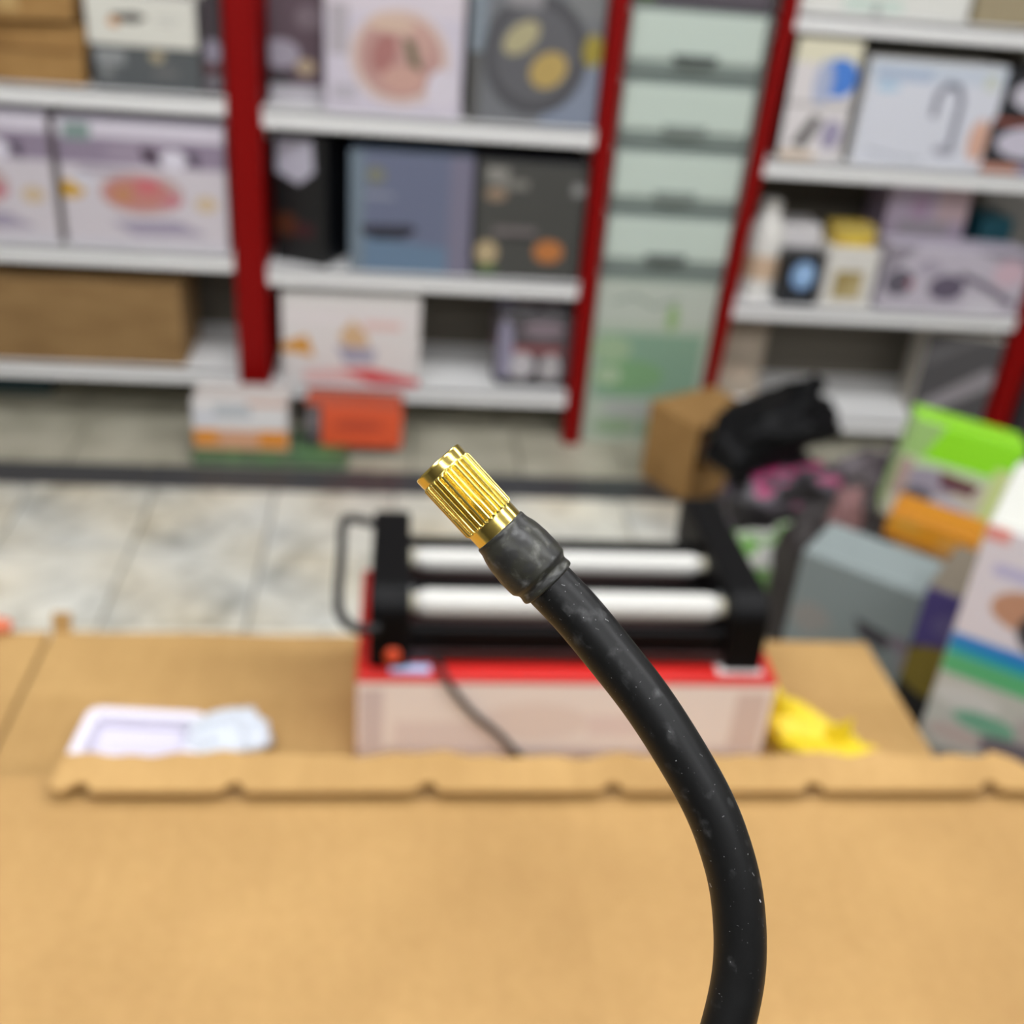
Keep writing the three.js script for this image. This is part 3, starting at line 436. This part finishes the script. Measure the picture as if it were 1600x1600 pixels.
// ───────────────────────── the inflator hose ─────────────────────────
{
  const P = [[0.00743, 1.36351, -0.16839], [0.02727, 1.34616, -0.15738], [0.03229, 1.34208, -0.15442], [0.03871, 1.33598, -0.15012], [0.04491, 1.32966, -0.14574], [0.05091, 1.32235, -0.14081], [0.05580, 1.31544, -0.13625], [0.05851, 1.31031, -0.13299], [0.06106, 1.30323, -0.12862], [0.06217, 1.29603, -0.12438], [0.06214, 1.28971, -0.12078], [0.06059, 1.28182, -0.11648], [0.05767, 1.27238, -0.11204], [0.05273, 1.26273, -0.10774], [0.045, 1.19, -0.095], [0.03, 1.06, -0.09], [0.02, 0.93, -0.1], [0.01, 0.85, -0.10], [-0.01, 0.814, -0.07], [-0.05, 0.8068, -0.02], [-0.12, 0.8068, 0.02]];
  const tip = V(P[0]), neck = V(P[1]), axis = neck.clone().sub(tip).normalize();
  const t = thing('inflator_hose', 'black rubber air hose with a knurled brass end held up in front of the camera', 'hose', [0, 0, 0]);
  const px = 0.1118e-3;
  // brass fitting, turned about its own axis from the open end (0) to where it enters the rubber (150 px)
  const place = new THREE.Matrix4().compose(tip, new THREE.Quaternion().setFromUnitVectors(new THREE.Vector3(0, 1, 0), axis), new THREE.Vector3(1, 1, 1));
  const brass = new THREE.MeshPhysicalMaterial({ color: new THREE.Color(0.82, 0.65, 0.18), metalness: 1, roughness: 0.2, bumpScale: 0.000008,
    bumpMap: noiseTex(256, 256, (u, v) => { const n = 128 + 60 * fbm(u * 30, v * 6, 2, 3) + (rnd() - 0.5) * 30; return [n, n, n]; }, false) });
  const rows = [], add = (s, r, k = 0) => rows.push([s * px, r * px, k]);
  add(24, 24); add(3, 26); add(0.3, 28); add(0, 31); add(0, 41); add(0.6, 42.6); add(2, 43.6); add(4, 44); add(14, 44); add(17.5, 43.6); add(18.5, 43.2); add(19.2, 43.4, 0);
  add(20, 44.2, 0.25); add(21.5, 45.4, 0.7); add(23, 46, 1); for (let i = 1; i < 8; i++) add(23 + 94 * i / 8, 46, 1); add(117, 46, 1); add(118.5, 45.2, 0.7); add(120, 44, 0.25); add(121, 43, 0); add(123, 42.6); add(140, 42.6); add(150, 42.6);
  const N = 31 * 14, pos = [], idx = [], uv = [];
  rows.forEach(([s, r, k], j) => { for (let i = 0; i <= N; i++) { const a = i / N * Math.PI * 2, c = (i % 14) / 14, q = Math.pow(Math.abs(Math.cos(Math.PI * c)), 5), rad = r - k * q * 5 * px; pos.push(Math.cos(a) * rad, s, Math.sin(a) * rad); uv.push(i / N, j / rows.length); } });
  for (let j = 0; j < rows.length - 1; j++) for (let i = 0; i < N; i++) { const a = j * (N + 1) + i, b = a + N + 1; idx.push(a, b, a + 1, b, b + 1, a + 1); }
  let bg = new THREE.BufferGeometry(); bg.setAttribute('position', new THREE.Float32BufferAttribute(pos, 3)); bg.setAttribute('uv', new THREE.Float32BufferAttribute(uv, 2)); bg.setIndex(idx); bg = toCreasedNormals(bg, R(32));
  const fit = part('brass_fitting', bg.applyMatrix4(place), brass, t, 'knurled brass fitting');
  part('seal', new THREE.TorusGeometry(15 * px, 9 * px, 10, 32).rotateX(Math.PI / 2).translate(0, 14 * px, 0).applyMatrix4(place), M.blackMatte, fit, 'black rubber seal inside the opening');
  // rubber collar
  const col = [[143, 38], [143.5, 43.6], [144.5, 45.2], [147, 46], [152, 46.2], [157, 47.2], [165, 49.6], [176, 51.8], [188, 53.2], [200, 54.2], [215, 54.4], [226, 54], [232, 53.2], [236, 50.6], [240, 47.6], [244, 46.8], [248, 47.4], [252, 48], [255.6, 47.4], [257.4, 45], [257.6, 38]];
  const collarTex = noiseTex(512, 256, (u, v) => { const n = fbm(u * 7, v * 6, 3, 5), d = Math.max(0, fbm(u * 16, v * 10, 8, 4) - 0.07), b = 37 + n * 24 + d * 125 + (rnd() - 0.5) * 7; return [b + 1, b + 1, b - 5 + (n < 0 ? 4 : 0)]; });
  const cg = new THREE.LatheGeometry(new THREE.SplineCurve(col.map(([s, r]) => new THREE.Vector2(r * px, s * px))).getPoints(140), 72);
  { const p = cg.attributes.position; for (let i = 0; i < p.count; i++) { const x = p.getX(i), y = p.getY(i), z = p.getZ(i), r = Math.hypot(x, z); const k = 1 + 0.010 * nz(x / 0.003, y / 0.003, z / 0.003) + 0.006 * nz(x / 0.0011, y / 0.0011, z / 0.0011); if (r > 42 * px) p.setXYZ(i, x * k, y, z * k); } cg.computeVertexNormals(); }
  part('collar', cg.applyMatrix4(place), new THREE.MeshPhysicalMaterial({ map: collarTex, roughness: 0.38, bumpMap: collarTex, bumpScale: 0.0001, specularIntensity: 0.7 }), t, 'dusty grey-black rubber collar');
  // hose
  const hoseTex = noiseTex(2048, 256, (u, v) => {
    const n = fbm(u * 40, v * 7, 6, 3), dust = Math.max(0, fbm(u * 44, v * 8, 12, 5) - 0.06 - u * 0.5);
    const b = 13 + n * 5 + dust * 150 + (rnd() - 0.5) * 4; return [b, b + 0.5, b + 0.5];
  });
  { // dust specks and scratches, which stay on the rubber
    const d = hoseTex.image.data, W = 2048, Hh = 256;
    for (let i = 0; i < 380; i++) {
      const x = Math.floor(rnd() * 1200), y = Math.floor(rnd() * Hh), b = rr(50, 140), lx = rnd() < 0.12 ? Math.floor(rr(3, 9)) : Math.floor(rr(1, 3)), ly = rnd() < 0.15 ? Math.floor(rr(2, 5)) : 1;
      for (let p = 0; p < lx; p++) for (let q = 0; q < ly; q++) { const k = (((y + q + Math.floor(p * 0.4)) % Hh) * W + (x + p) % W) * 4; for (let c = 0; c < 3; c++) d[k + c] = Math.min(200, d[k + c] + b); }
    }
  }
  hoseTex.repeat.set(4, 1);
  const hp = P.slice(1).map(V); hp.unshift(neck.clone().addScaledVector(axis, -0.001));
  const curve = new THREE.CatmullRomCurve3(hp, false, 'centripetal');
  part('hose', new THREE.TubeGeometry(curve, 420, 41 * px, 48, false), new THREE.MeshPhysicalMaterial({ map: hoseTex, roughness: 0.42, bumpMap: hoseTex, bumpScale: 0.00006, specularIntensity: 0.55 }), t);
}

renderer.render(scene, camera);
